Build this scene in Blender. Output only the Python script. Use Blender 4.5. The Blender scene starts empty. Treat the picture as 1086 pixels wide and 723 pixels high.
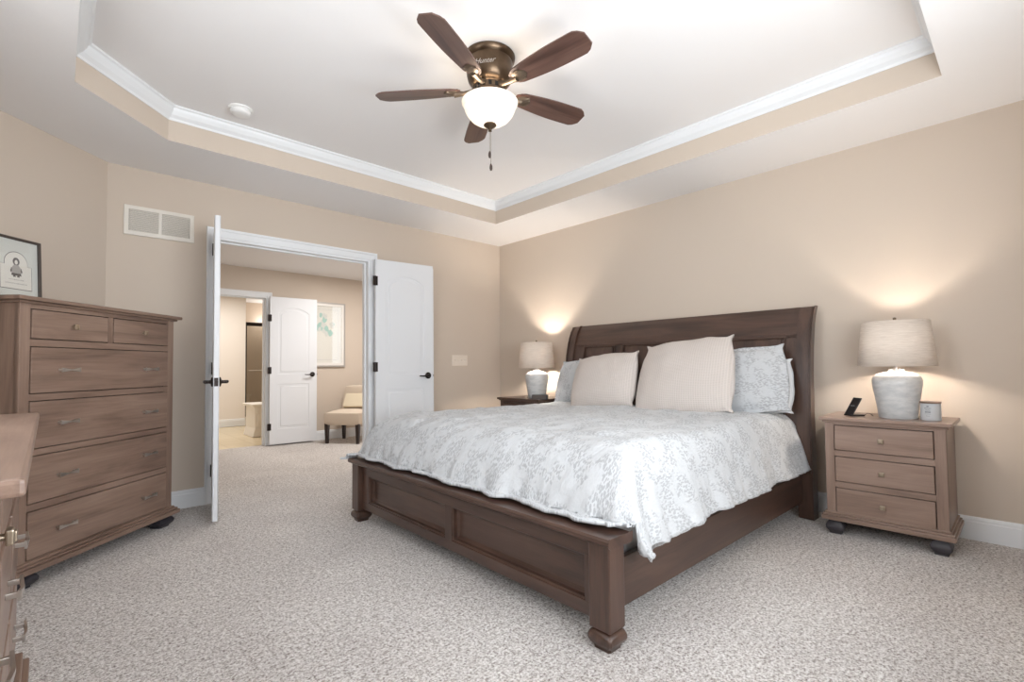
import bpy, bmesh, math, random
from mathutils import Vector, Matrix, noise
R = math.radians
PI = math.pi
S2 = math.sqrt(.5)
sc = bpy.context.scene
COL = sc.collection

# ------------------------------------------------------------------ camera
def make_camera():
    yaw, pit, rol = R(46.7773), R(1.9102), R(-.588)
    f = Vector((math.cos(yaw)*math.cos(pit), math.sin(yaw)*math.cos(pit), math.sin(pit)))
    ri = Vector((math.sin(yaw), -math.cos(yaw), 0)); up = ri.cross(f)
    X = ri*math.cos(rol) + up*math.sin(rol); U = -ri*math.sin(rol) + up*math.cos(rol)
    cd = bpy.data.cameras.new('camera'); co = bpy.data.objects.new('camera', cd); COL.objects.link(co)
    m = Matrix((X, U, -f)).transposed().to_4x4(); m.translation = (-3.8332, -4.2799, 1.0158)
    co.matrix_world = m
    cd.sensor_width = 36; cd.lens = 514.81/1086*36; cd.shift_y = (370.83-361.5)/1086
    cd.clip_start = .02; cd.clip_end = 100
    sc.camera = co
make_camera()

# ------------------------------------------------------------------ light and exposure
sc.view_settings.view_transform = 'Standard'; sc.view_settings.look = 'None'
sc.view_settings.exposure = 0.34; sc.view_settings.gamma = 1.0; sc.view_settings.use_curve_mapping = False
W = bpy.data.worlds.new('daylight'); sc.world = W; W.use_nodes = True
W.node_tree.nodes['Background'].inputs[0].default_value = (.82, .9, 1, 1)
W.node_tree.nodes['Background'].inputs[1].default_value = 2.0
def area(name, loc, rot, sx, sy, power, col):
    l = bpy.data.lights.new(name, 'AREA'); l.shape = 'RECTANGLE'; l.size = sx; l.size_y = sy
    l.energy = power; l.color = col
    o = bpy.data.objects.new(name, l); o.location = loc; o.rotation_euler = rot; COL.objects.link(o); return o
def point(name, loc, power, col, rad):
    l = bpy.data.lights.new(name, 'POINT'); l.energy = power; l.color = col; l.shadow_soft_size = rad
    o = bpy.data.objects.new(name, l); o.location = loc; COL.objects.link(o); return o
P_WIN1, P_FILL_LEFT, P_HALL, P_BATH, P_FAN, P_LAMPR, P_LAMPL = 76, 36, 30, 26, 3.0, 52, 125
DAY = (.93, .97, 1)
WARM = (1, .89, .78)
area('daylight_window_front', (-2.7, -4.86, 1.38), (R(121), 0, R(0)), 2.0, 1.4, P_WIN1, DAY)
area('fill_light_left', (-4.58, -2.9, 1.6), (R(102), 0, R(-90)), 1.3, 1.2, P_FILL_LEFT, DAY)  # added fill from the left, evens out walls and ceiling
area('hall_ceiling_light', (-.9, 1.3, 2.31), (0, 0, 0), .5, .5, P_HALL, (1, .97, .94))
point('shower_fill', (-.75, 5.95, 2.0), 6, (1, .96, .9), .08)  # added unseen light that brightens the shower recess
area('bathroom_ceiling_light', (-1.9, 4.2, 2.3), (0, 0, 0), 1.2, 1.2, P_BATH, (1, .95, .88))

# ------------------------------------------------------------------ materials
MATS = {}
def sock(nt, v):
    return v
def new_mat(name):
    m = bpy.data.materials.new(name); m.use_nodes = True
    nt = m.node_tree; b = nt.nodes['Principled BSDF']; MATS[name] = m
    return m, nt, b
def srgb(r, g, b):
    c = []
    for v in (r, g, b):
        v /= 255; c.append(v/12.92 if v <= .04045 else ((v+.055)/1.055)**2.4)
    return (*c, 1)
def N(nt, t, **k):
    n = nt.nodes.new(t)
    for a, v in k.items():
        if a == 'i':
            for kk, vv in v.items(): n.inputs[kk].default_value = vv
        else: setattr(n, a, v)
    return n
def L(nt, a, b): nt.links.new(a, b)
def coords(nt, scale=(1, 1, 1), which='Object', rot=(0, 0, 0)):
    tc = N(nt, 'ShaderNodeTexCoord'); mp = N(nt, 'ShaderNodeMapping')
    mp.inputs['Scale'].default_value = scale; mp.inputs['Rotation'].default_value = rot
    L(nt, tc.outputs[which], mp.inputs['Vector']); return mp.outputs[0]
def ramp(nt, fac, stops):
    r = N(nt, 'ShaderNodeValToRGB'); e = r.color_ramp.elements
    e[0].position, e[0].color = stops[0]; e[1].position, e[1].color = stops[-1]
    for p, c in stops[1:-1]:
        x = e.new(p); x.color = c
    L(nt, fac, r.inputs[0]); return r.outputs[0]
def bump(nt, b, h, strength, dist):
    n = N(nt, 'ShaderNodeBump'); n.inputs['Strength'].default_value = strength; n.inputs['Distance'].default_value = dist
    L(nt, h, n.inputs['Height']); L(nt, n.outputs[0], b.inputs['Normal']); return n
def noise_tex(nt, vec, scale, detail=3, rough=.5, dist=0):
    n = N(nt, 'ShaderNodeTexNoise'); n.inputs['Scale'].default_value = scale; n.inputs['Detail'].default_value = detail
    n.inputs['Roughness'].default_value = rough; n.inputs['Distortion'].default_value = dist
    L(nt, vec, n.inputs['Vector']); return n.outputs['Fac']
def plain(name, col, rough=.5, metal=0, spec=.5, tex=None, coat=0):
    m, nt, b = new_mat(name)
    b.inputs['Base Color'].default_value = col; b.inputs['Roughness'].default_value = rough
    b.inputs['Metallic'].default_value = metal; b.inputs['Specular IOR Level'].default_value = spec
    if coat: b.inputs['Coat Weight'].default_value = coat; b.inputs['Coat Roughness'].default_value = .2
    if tex:
        sc_, st, di = tex
        bump(nt, b, noise_tex(nt, coords(nt), sc_, 4), st, di)
    return m
plain('wall_paint', srgb(205, 191, 176), .75, tex=(220, .12, .002))
plain('ceiling_paint', srgb(237, 235, 234), .85, tex=(60, .1, .004))
plain('trim_paint', srgb(232, 234, 236), .38)
plain('door_paint', srgb(226, 228, 231), .4)
plain('bath_paint', srgb(236, 229, 222), .7)
plain('vent_metal', srgb(226, 220, 210), .5)
plain('vent_dark', srgb(120, 112, 104), .7)
plain('black_bronze', srgb(52, 46, 44), .32, .8)
plain('nickel', srgb(196, 190, 184), .28, .95)
plain('brass_knob', srgb(170, 156, 138), .3, .9)
plain('black_plastic', srgb(30, 28, 30), .45)
plain('shade_black', srgb(14, 10, 9), .9)  # near-black standing in for shade in drawer gaps and fan slots
plain('foot_dark', srgb(52, 50, 56), .45)
plain('grey_foot', srgb(66, 62, 66), .5)
plain('ivory_plastic', srgb(232, 220, 206), .4)
plain('white_plastic', srgb(236, 235, 233), .4)
plain('white_sheet', srgb(216, 218, 220), .85, tex=(40, .15, .01))
plain('espresso_leg', srgb(40, 26, 22), .4)
plain('chair_fabric', srgb(206, 190, 172), .9, tex=(300, .3, .002))
plain('cushion_fabric', srgb(216, 202, 176), .9, tex=(300, .3, .002))
plain('mat_board', srgb(212, 214, 208), .8)
plain('paper', srgb(228, 226, 218), .8)
plain('pencil', srgb(96, 92, 90), .8)
plain('pencil_light', srgb(172, 168, 164), .8)
plain('teal_wash', srgb(170, 205, 196), .8)
plain('grey_wash', srgb(205, 205, 203), .8)
plain('dark_frame', srgb(72, 62, 56), .4)
plain('silver_frame', srgb(178, 172, 166), .35, .3)
plain('white_frame', srgb(230, 226, 220), .45)
plain('candle_wax', srgb(198, 200, 202), .4)
plain('label_grey', srgb(120, 122, 126), .6)
plain('pull_chain', srgb(150, 140, 130), .4, .7)
plain('fob_dark', srgb(60, 44, 38), .4)
plain('white_cabinet', srgb(240, 236, 230), .4)

def glass_mat(name, tint=(1, 1, 1, 1), alpha=.12, rough=.03):
    m, nt, b = new_mat(name)
    g = N(nt, 'ShaderNodeBsdfGlossy'); g.inputs['Roughness'].default_value = rough
    t = N(nt, 'ShaderNodeBsdfTransparent'); t.inputs[0].default_value = tint
    mx = N(nt, 'ShaderNodeMixShader'); mx.inputs[0].default_value = alpha
    L(nt, t.outputs[0], mx.inputs[1]); L(nt, g.outputs[0], mx.inputs[2])
    L(nt, mx.outputs[0], nt.nodes['Material Output'].inputs[0]); return m
glass_mat('pane_glass', alpha=.06)
glass_mat('picture_glass', alpha=.05)
glass_mat('shower_glass', tint=(.9, .9, .88, 1), alpha=.12)
glass_mat('jar_glass', tint=(.86, .88, .9, 1), alpha=.18)

def wood(name, c1, c2, c3, axis=0, rough=.36, seed=0.):
    """stained wood, grain along the given object axis"""
    m, nt, b = new_mat(name)
    s = [9, 9, 9]; s[axis] = 1.1
    v = coords(nt, tuple(s))
    add = N(nt, 'ShaderNodeVectorMath', operation='ADD'); add.inputs[1].default_value = (seed, seed*2, seed*3)
    L(nt, v, add.inputs[0]); v = add.outputs[0]
    n1 = noise_tex(nt, v, 1.2, 4, .55, .8)
    s2 = [60, 60, 60]; s2[axis] = 2.2
    n2 = noise_tex(nt, coords(nt, tuple(s2)), 2.2, 3, .6, .2)
    mx = N(nt, 'ShaderNodeMath', operation='MULTIPLY_ADD'); mx.inputs[1].default_value = .35
    L(nt, n2, mx.inputs[0]); L(nt, n1, mx.inputs[2])
    c = ramp(nt, mx.outputs[0], [(.42, c1), (.62, c2), (.85, c3)])
    L(nt, c, b.inputs['Base Color'])
    b.inputs['Roughness'].default_value = rough
    b.inputs['Coat Weight'].default_value = .25; b.inputs['Coat Roughness'].default_value = .25
    bump(nt, b, n2, .06, .002); return m
cA = (srgb(104, 83, 71), srgb(128, 104, 90), srgb(146, 122, 107))
for ax, nm in enumerate('xyz'): wood('case_wood_'+nm, *cA, axis=ax)
cN = (srgb(112, 92, 80), srgb(134, 110, 96), srgb(150, 126, 112))
for ax, nm in enumerate('xyz'): wood('stand_wood_'+nm, *cN, axis=ax, seed=3)
cB = (srgb(50, 34, 27), srgb(69, 49, 40), srgb(86, 63, 52))
for ax, nm in enumerate('xyz'): wood('bed_wood_'+nm, *cB, axis=ax, rough=.34, seed=7)
wood('blade_wood', srgb(60, 38, 31), srgb(82, 56, 47), srgb(98, 72, 62), axis=0, rough=.36, seed=5)
def bronze():
    m, nt, b = new_mat('fan_bronze')
    c = ramp(nt, noise_tex(nt, coords(nt), 9, 3), [(.35, srgb(78, 62, 48)), (.7, srgb(112, 94, 76))])
    L(nt, c, b.inputs['Base Color']); b.inputs['Metallic'].default_value = .85; b.inputs['Roughness'].default_value = .34
bronze()
plain('antique_brass', srgb(112, 98, 84), .42, .8)

def carpet():
    m, nt, b = new_mat('carpet')
    v = coords(nt)
    a = noise_tex(nt, v, 105, 3, .7)
    a2 = noise_tex(nt, v, 42, 4, .75)
    big = noise_tex(nt, v, 2.2, 3, .6)
    mm = N(nt, 'ShaderNodeMath', operation='MULTIPLY_ADD'); mm.inputs[1].default_value = .55
    L(nt, a2, mm.inputs[0]); L(nt, a, mm.inputs[2])
    col = ramp(nt, mm.outputs[0], [(.56, srgb(112, 101, 94)), (.70, srgb(186, 177, 170)), (.79, srgb(222, 216, 211)), (.92, srgb(250, 246, 243))])
    c2 = ramp(nt, big, [(.35, (.88, .87, .87, 1)), (.65, (1, 1, 1, 1))])
    mx = N(nt, 'ShaderNodeMix', data_type='RGBA', blend_type='MULTIPLY'); mx.inputs['Factor'].default_value = 1
    L(nt, col, mx.inputs['A']); L(nt, c2, mx.inputs['B']); L(nt, mx.outputs['Result'], b.inputs['Base Color'])
    b.inputs['Roughness'].default_value = 1; b.inputs['Specular IOR Level'].default_value = .1
    b.inputs['Sheen Weight'].default_value = .2
    bump(nt, b, mm.outputs[0], .9, .012)
carpet()
def tile(name, c, grout, scale, w=.5, h=.5, off=0, rough=.2):
    m, nt, b = new_mat(name)
    br = N(nt, 'ShaderNodeTexBrick'); br.offset = off
    for k, val in (('Scale', scale), ('Brick Width', w), ('Row Height', h), ('Mortar Size', .008)): br.inputs[k].default_value = val
    br.inputs['Color1'].default_value = c; br.inputs['Color2'].default_value = tuple(x*.93 for x in c[:3])+(1,); br.inputs['Mortar'].default_value = grout
    L(nt, coords(nt), br.inputs['Vector']); L(nt, br.outputs['Color'], b.inputs['Base Color'])
    b.inputs['Roughness'].default_value = rough
tile('bath_floor_tile', srgb(226, 210, 178), srgb(200, 186, 160), 1.6)
plain('shower_tile', srgb(196, 178, 160), .35)

def fabric_floral():
    m, nt, b = new_mat('floral_fabric')
    tc = N(nt, 'ShaderNodeTexCoord')
    def leaf(rot, sx, sy, thr, off):
        mp = N(nt, 'ShaderNodeMapping'); mp.inputs['Rotation'].default_value = (0, 0, rot)
        mp.inputs['Scale'].default_value = (sx, sy, 1); mp.inputs['Location'].default_value = (off, off*1.7, 0)
        L(nt, tc.outputs['UV'], mp.inputs['Vector'])
        vo = N(nt, 'ShaderNodeTexVoronoi', voronoi_dimensions='2D'); vo.inputs['Scale'].default_value = 1; vo.inputs['Randomness'].default_value = .8
        L(nt, mp.outputs[0], vo.inputs['Vector'])
        lt = N(nt, 'ShaderNodeMapRange'); lt.inputs['From Min'].default_value = thr; lt.inputs['From Max'].default_value = thr+.05
        lt.inputs['To Min'].default_value = 1; lt.inputs['To Max'].default_value = 0
        L(nt, vo.outputs['Distance'], lt.inputs['Value']); return lt.outputs[0]
    l1 = leaf(R(38), 34, 76, .25, 0); l2 = leaf(R(-42), 32, 72, .25, 3.3); l3 = leaf(R(85), 40, 84, .20, 7.1)
    mpn = N(nt, 'ShaderNodeMapping'); L(nt, tc.outputs['UV'], mpn.inputs['Vector'])
    c1 = noise_tex(nt, mpn.outputs[0], 10, 3, .62, .2)
    cr = ramp(nt, c1, [(.46, (.12, .12, .12, 1)), (.52, (1, 1, 1, 1))])
    def mth(op, a, b_):
        n = N(nt, 'ShaderNodeMath', operation=op); L(nt, a, n.inputs[0])
        if isinstance(b_, float): n.inputs[1].default_value = b_
        else: L(nt, b_, n.inputs[1])
        return n.outputs[0]
    mask = mth('MULTIPLY', mth('MAXIMUM', mth('MAXIMUM', l1, l2), l3), cr)
    mask = mth('MULTIPLY', mask, .52)
    mx = N(nt, 'ShaderNodeMix', data_type='RGBA')
    L(nt, mask, mx.inputs['Factor']); mx.inputs['A'].default_value = srgb(197, 199, 201); mx.inputs['B'].default_value = srgb(140, 141, 144)
    L(nt, mx.outputs['Result'], b.inputs['Base Color'])
    b.inputs['Roughness'].default_value = .85; b.inputs['Sheen Weight'].default_value = .15; b.inputs['Specular IOR Level'].default_value = .2
    o = N(nt, 'ShaderNodeMapping'); o.inputs['Scale'].default_value = (1, 1, 1); L(nt, tc.outputs['UV'], o.inputs['Vector'])
    w1 = noise_tex(nt, o.outputs[0], 13, 4, .55, .3)
    bump(nt, b, w1, .32, .03)
fabric_floral()
def fabric_waffle():
    m, nt, b = new_mat('waffle_fabric')
    tc = N(nt, 'ShaderNodeTexCoord')
    sep = N(nt, 'ShaderNodeSeparateXYZ'); L(nt, tc.outputs['UV'], sep.inputs[0])
    def wave(o, f):
        a = N(nt, 'ShaderNodeMath', operation='MULTIPLY'); a.inputs[1].default_value = f*2*PI; L(nt, o, a.inputs[0])
        s = N(nt, 'ShaderNodeMath', operation='SINE'); L(nt, a.outputs[0], s.inputs[0]); return s.outputs[0]
    mxx = N(nt, 'ShaderNodeMath', operation='MAXIMUM'); L(nt, wave(sep.outputs[0], 62), mxx.inputs[0]); L(nt, wave(sep.outputs[1], 90), mxx.inputs[1])
    c = ramp(nt, mxx.outputs[0], [(.0, srgb(197, 188, 181)), (.9, srgb(210, 201, 195))])
    L(nt, c, b.inputs['Base Color']); b.inputs['Roughness'].default_value = .9; b.inputs['Specular IOR Level'].default_value = .15
    bump(nt, b, mxx.outputs[0], .35, .003)
fabric_waffle()
def shade_mat():
    m, nt, b = new_mat('linen_shade')
    v = coords(nt, (1, 1, 14))
    n = noise_tex(nt, v, 16, 3, .7)
    c = ramp(nt, n, [(.3, srgb(214, 200, 186)), (.7, srgb(236, 224, 212))])
    d = N(nt, 'ShaderNodeBsdfDiffuse'); t = N(nt, 'ShaderNodeBsdfTranslucent')
    L(nt, c, d.inputs[0]); t.inputs[0].default_value = srgb(240, 216, 186)
    mx = N(nt, 'ShaderNodeMixShader'); mx.inputs[0].default_value = .055
    L(nt, d.outputs[0], mx.inputs[1]); L(nt, t.outputs[0], mx.inputs[2])
    L(nt, mx.outputs[0], nt.nodes['Material Output'].inputs[0])
shade_mat()
def bowl_mat():
    m, nt, b = new_mat('alabaster_glass')
    v = coords(nt, (1, 1, 2.5))
    c = ramp(nt, noise_tex(nt, v, 7, 3, .6, 1.5), [(.3, srgb(238, 226, 208)), (.7, srgb(252, 246, 236))])
    d = N(nt, 'ShaderNodeBsdfDiffuse'); t = N(nt, 'ShaderNodeBsdfTranslucent')
    L(nt, c, d.inputs[0]); L(nt, c, t.inputs[0])
    mx = N(nt, 'ShaderNodeMixShader'); mx.inputs[0].default_value = .10
    L(nt, d.outputs[0], mx.inputs[1]); L(nt, t.outputs[0], mx.inputs[2])
    g = N(nt, 'ShaderNodeBsdfGlossy'); g.inputs['Roughness'].default_value = .15
    m2 = N(nt, 'ShaderNodeMixShader'); m2.inputs[0].default_value = .05
    L(nt, mx.outputs[0], m2.inputs[1]); L(nt, g.outputs[0], m2.inputs[2])
    L(nt, m2.outputs[0], nt.nodes['Material Output'].inputs[0])
bowl_mat()
def ceramic():
    m, nt, b = new_mat('lamp_ceramic')
    c = ramp(nt, noise_tex(nt, coords(nt, (1, 1, 3)), 12, 4, .65), [(.3, srgb(178, 180, 181)), (.6, srgb(204, 204, 203)), (.8, srgb(220, 218, 216))])
    L(nt, c, b.inputs['Base Color']); b.inputs['Roughness'].default_value = .35
    bump(nt, b, noise_tex(nt, coords(nt, (1, 1, 6)), 10, 3), .2, .004)
ceramic()

# ------------------------------------------------------------------ mesh helpers
def obj(name, bm, m, parent=None, smooth=False):
    bmesh.ops.recalc_face_normals(bm, faces=bm.faces[:])
    me = bpy.data.meshes.new(name); bm.to_mesh(me); bm.free()
    ms = m if isinstance(m, (list, tuple)) else [m]
    for q in ms: me.materials.append(MATS[q])
    if smooth:
        me.shade_smooth()
        try: me.set_sharp_from_angle(angle=R(38))
        except Exception: pass
    o = bpy.data.objects.new(name, me); COL.objects.link(o)
    if parent: o.parent = parent
    return o
def thing(name, label, cat, loc=(0, 0, 0), rotz=0, group=None):
    o = bpy.data.objects.new(name, None); COL.objects.link(o); o.empty_display_size = .1
    o.location = loc; o.rotation_euler = (0, 0, rotz); tag(o, label, cat, group); return o
def tag(o, label, cat, group=None):
    o['label'] = label; o['category'] = cat
    if group: o['group'] = group
    return o
def struct(name, bm, m, parent=None, smooth=False):
    o = obj(name, bm, m, parent, smooth)
    if not parent: o['kind'] = 'structure'
    return o
def B(): return bmesh.new()
def merge(bm, src, mi=0):
    me = bpy.data.meshes.new('tmp'); src.to_mesh(me); src.free()
    n = len(bm.faces); bm.from_mesh(me); bm.faces.ensure_lookup_table()
    for f in bm.faces[n:]: f.material_index = mi
    bpy.data.meshes.remove(me)
def bx(bm, x0, x1, y0, y1, z0, z1, bev=0, mi=0, seg=2, mat=None):
    t = bmesh.new(); bmesh.ops.create_cube(t, size=1)
    for v in t.verts: v.co = Vector(((x0+x1)/2+v.co.x*(x1-x0), (y0+y1)/2+v.co.y*(y1-y0), (z0+z1)/2+v.co.z*(z1-z0)))
    if bev: bmesh.ops.bevel(t, geom=t.edges[:], offset=bev, segments=seg, profile=.5, affect='EDGES')
    if mat is not None: bmesh.ops.transform(t, matrix=mat, verts=t.verts[:])
    merge(bm, t, mi); return bm
def lathe(bm, prof, c=(0, 0, 0), seg=40, mi=0, mat=None, cap=True):
    t = bmesh.new(); rings = []
    for r, z in prof:
        if r < 1e-6: rings.append([t.verts.new((c[0], c[1], c[2]+z))])
        else: rings.append([t.verts.new((c[0]+r*math.cos(2*PI*k/seg), c[1]+r*math.sin(2*PI*k/seg), c[2]+z)) for k in range(seg)])
    for a, b in zip(rings, rings[1:]):
        if len(a) == 1 and len(b) == 1: continue
        for k in range(seg):
            k2 = (k+1) % seg
            if len(a) == 1: t.faces.new((a[0], b[k], b[k2]))
            elif len(b) == 1: t.faces.new((a[k], a[k2], b[0]))
            else: t.faces.new((a[k], a[k2], b[k2], b[k]))
    if cap:
        for rg in (rings[0], rings[-1]):
            if len(rg) > 2:
                try: t.faces.new(rg)
                except Exception: pass
    if mat is not None: bmesh.ops.transform(t, matrix=mat, verts=t.verts[:])
    merge(bm, t, mi); return bm
def sqloft(bm, prof, c, mi=0, bev=.0):
    """square-section turned block: prof = [(half width, z)]"""
    t = bmesh.new(); rings = []
    for r, z in prof:
        e = min(bev, r*.5)
        pts = [(r-e, -r), (r, -r+e), (r, r-e), (r-e, r), (-r+e, r), (-r, r-e), (-r, -r+e), (-r+e, -r)] if e else [(r, -r), (r, r), (-r, r), (-r, -r)]
        rings.append([t.verts.new((c[0]+x, c[1]+y, c[2]+z)) for x, y in pts])
    n = len(rings[0])
    for a, b in zip(rings, rings[1:]):
        for k in range(n): t.faces.new((a[k], a[(k+1) % n], b[(k+1) % n], b[k]))
    t.faces.new(rings[0]); t.faces.new(rings[-1]); merge(bm, t, mi); return bm
def prism(bm, pts, axis, a, b, mi=0, mat=None):
    """pts: 2-d outline in the other two axes (cyclic order), extruded along axis from a to b"""
    t = bmesh.new()
    def mk(p, h):
        if axis == 'x': return (h, p[0], p[1])
        if axis == 'y': return (p[0], h, p[1])
        return (p[0], p[1], h)
    A = [t.verts.new(mk(p, a)) for p in pts]; Bv = [t.verts.new(mk(p, b)) for p in pts]
    n = len(pts)
    for k in range(n): t.faces.new((A[k], A[(k+1) % n], Bv[(k+1) % n], Bv[k]))
    t.faces.new(A); t.faces.new(Bv)
    if mat is not None: bmesh.ops.transform(t, matrix=mat, verts=t.verts[:])
    merge(bm, t, mi); return bm
def tube(bm, pts, r, seg=10, mi=0):
    pts = [Vector(p) for p in pts]; t = bmesh.new(); rings = []
    up = Vector((0, 0, 1))
    for i, p in enumerate(pts):
        d = (pts[min(i+1, len(pts)-1)]-pts[max(i-1, 0)]).normalized()
        u = up if abs(d.dot(up)) < .95 else Vector((1, 0, 0))
        a = d.cross(u).normalized(); b = d.cross(a).normalized()
        rr = r[i] if isinstance(r, (list, tuple)) else r
        rings.append([t.verts.new(p+a*rr*math.cos(2*PI*k/seg)+b*rr*math.sin(2*PI*k/seg)) for k in range(seg)])
    for a, b in zip(rings, rings[1:]):
        for k in range(seg): t.faces.new((a[k], a[(k+1) % seg], b[(k+1) % seg], b[k]))
    t.faces.new(rings[0]); t.faces.new(rings[-1]); merge(bm, t, mi); return bm
def sweep(bm, path, prof, closed=False, mi=0, side=1):
    """sweep profile (inset, z) along a horizontal polyline, mitred; inset is measured to the left (side=1)"""
    n = len(path); P = [Vector(p) for p in path]; t = bmesh.new(); rings = []
    for i in range(n):
        def nrm(a, b):
            d = (b-a).normalized(); return Vector((-d.y, d.x))*side
        if closed: n1 = nrm(P[i-1], P[i]); n2 = nrm(P[i], P[(i+1) % n])
        else:
            n1 = nrm(P[i-1], P[i]) if i > 0 else nrm(P[i], P[i+1]); n2 = nrm(P[i], P[i+1]) if i < n-1 else n1
        m = (n1+n2); m = m/(m.dot(n1)) if m.length > 1e-6 else n1
        rings.append([t.verts.new((P[i].x+m.x*a, P[i].y+m.y*a, z)) for a, z in prof])
    k = len(prof)
    rng = range(n) if closed else range(n-1)
    for i in rng:
        a, b = rings[i], rings[(i+1) % n]
        for j in range(k): t.faces.new((a[j], a[(j+1) % k], b[(j+1) % k], b[j]))
    if not closed: t.faces.new(rings[0]); t.faces.new(rings[-1])
    merge(bm, t, mi); return bm
def frame_loop(bm, x0, x1, z0, z1, prof, mi=0, open_bottom=False):
    """mitred rectangular frame in the xz plane; prof = [(distance inward from the outer edge, y)]"""
    t = bmesh.new(); rings = []
    for cx, cz, dx, dz in ((x0, z0, 1, 0 if open_bottom else 1), (x0, z1, 1, -1), (x1, z1, -1, -1), (x1, z0, -1, 0 if open_bottom else 1)):
        rings.append([t.verts.new((cx+dx*a, y, cz+dz*a)) for a, y in prof])
    k = len(prof)
    for i in range(3 if open_bottom else 4):
        a, b = rings[i], rings[(i+1) % 4]
        for j in range(k): t.faces.new((a[j], a[(j+1) % k], b[(j+1) % k], b[j]))
    if open_bottom: t.faces.new(rings[0]); t.faces.new(rings[3])
    merge(bm, t, mi); return bm
def rect_prof(w, y0, y1, e=.002): return [(0, y1), (0, y0+e), (e, y0), (w-e, y0), (w, y0+e), (w, y1)]
def curve_mesh(bm, loops, depth, bev, mat, mi=0):
    """flat shape with holes (2-d loops), extruded and bevelled; mat places it: local z is the thickness"""
    cu = bpy.data.curves.new('tmp', 'CURVE'); cu.dimensions = '2D'; cu.fill_mode = 'BOTH'
    cu.extrude = depth/2-bev if bev else depth/2; cu.bevel_depth = bev; cu.offset = -bev; cu.bevel_resolution = 2
    for lp in loops:
        s = cu.splines.new('POLY'); s.points.add(len(lp)-1); s.use_cyclic_u = True
        for p, q in zip(s.points, lp): p.co = (q[0], q[1], 0, 1)
    o = bpy.data.objects.new('tmp', cu); COL.objects.link(o)
    dg = bpy.context.evaluated_depsgraph_get(); me = bpy.data.meshes.new_from_object(o.evaluated_get(dg))
    bpy.data.objects.remove(o); bpy.data.curves.remove(cu)
    t = bmesh.new(); t.from_mesh(me); bpy.data.meshes.remove(me)
    bmesh.ops.remove_doubles(t, verts=t.verts[:], dist=1e-5)
    bmesh.ops.transform(t, matrix=mat, verts=t.verts[:]); merge(bm, t, mi); return bm
def text_bm(bm, txt, size, mat, depth=.0006, mi=0, shear=0):
    cu = bpy.data.curves.new('tmp', 'FONT'); cu.body = txt; cu.size = size; cu.extrude = depth; cu.shear = shear
    cu.align_x = 'CENTER'; cu.align_y = 'CENTER'
    o = bpy.data.objects.new('tmp', cu); COL.objects.link(o)
    dg = bpy.context.evaluated_depsgraph_get(); me = bpy.data.meshes.new_from_object(o.evaluated_get(dg))
    bpy.data.objects.remove(o); bpy.data.curves.remove(cu)
    t = bmesh.new(); t.from_mesh(me); bpy.data.meshes.remove(me)
    bmesh.ops.transform(t, matrix=mat, verts=t.verts[:]); merge(bm, t, mi); return bm
def axes(o, x, y):
    x = Vector(x).normalized(); y = Vector(y).normalized(); z = x.cross(y)
    m = Matrix((x, y, z)).transposed().to_4x4(); m.translation = o; return m

# ------------------------------------------------------------------ the room shell
H, HT = 2.44, 2.65
XL, YF = -4.42, -4.69
ROOM = [(0, 0), (-3.596, 0), (XL, -.824), (XL, YF), (0, YF)]
TRAY = [(-.636, -.661), (-3.346, -.661), (-3.787, -1.102), (-3.787, -4.027), (-.636, -4.027)]
YH = 2.62; HH = 2.33            # far wall and ceiling height of the room beyond the doors
DX0, DX1, DZ = -2.94, -1.66, 2.04
bm = B(); bx(bm, XL-.15, .15, YF-.15, 2.74, -.1, 0); struct('floor', bm, 'carpet')
bm = B(); bx(bm, -3.6, 0.2, 2.74, 7.2, -.1, -.004); struct('floor_bathroom', bm, 'bath_floor_tile')
# ceiling: soffit ring and raised tray
bm = B()
lo = [bm.verts.new((x, y, H)) for x, y in ROOM]; li = [bm.verts.new((x, y, H)) for x, y in TRAY]
lo2 = [bm.verts.new((x, y, HT+.1)) for x, y in ROOM]
for k in range(5):
    j = (k+1) % 5
    bm.faces.new((lo[k], lo[j], li[j], li[k])); bm.faces.new((lo[k], lo[j], lo2[j], lo2[k]))
bm.faces.new(lo2)
bm.faces.new([bm.verts.new((x*1.0+(0.02 if x > -2 else -.02), y+(.02 if y > -2 else -.02), HT)) for x, y in TRAY])
struct('ceiling', bm, 'ceiling_paint')
bm = B()
a = [bm.verts.new((x, y, H)) for x, y in TRAY]; b = [bm.verts.new((x, y, HT)) for x, y in TRAY]
for k in range(5): bm.faces.new((a[k], a[(k+1) % 5], b[(k+1) % 5], b[k]))
struct('wall_tray', bm, 'wall_paint')
bm = B(); sweep(bm, TRAY, [(0, HT-.08), (.006, HT-.08), (.012, HT-.068), (.030, HT-.052), (.044, HT-.03), (.050, HT-.016), (.060, HT-.010), (.060, HT), (0, HT)], closed=True, side=1)
struct('trim_1', bm, 'trim_paint')
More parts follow.
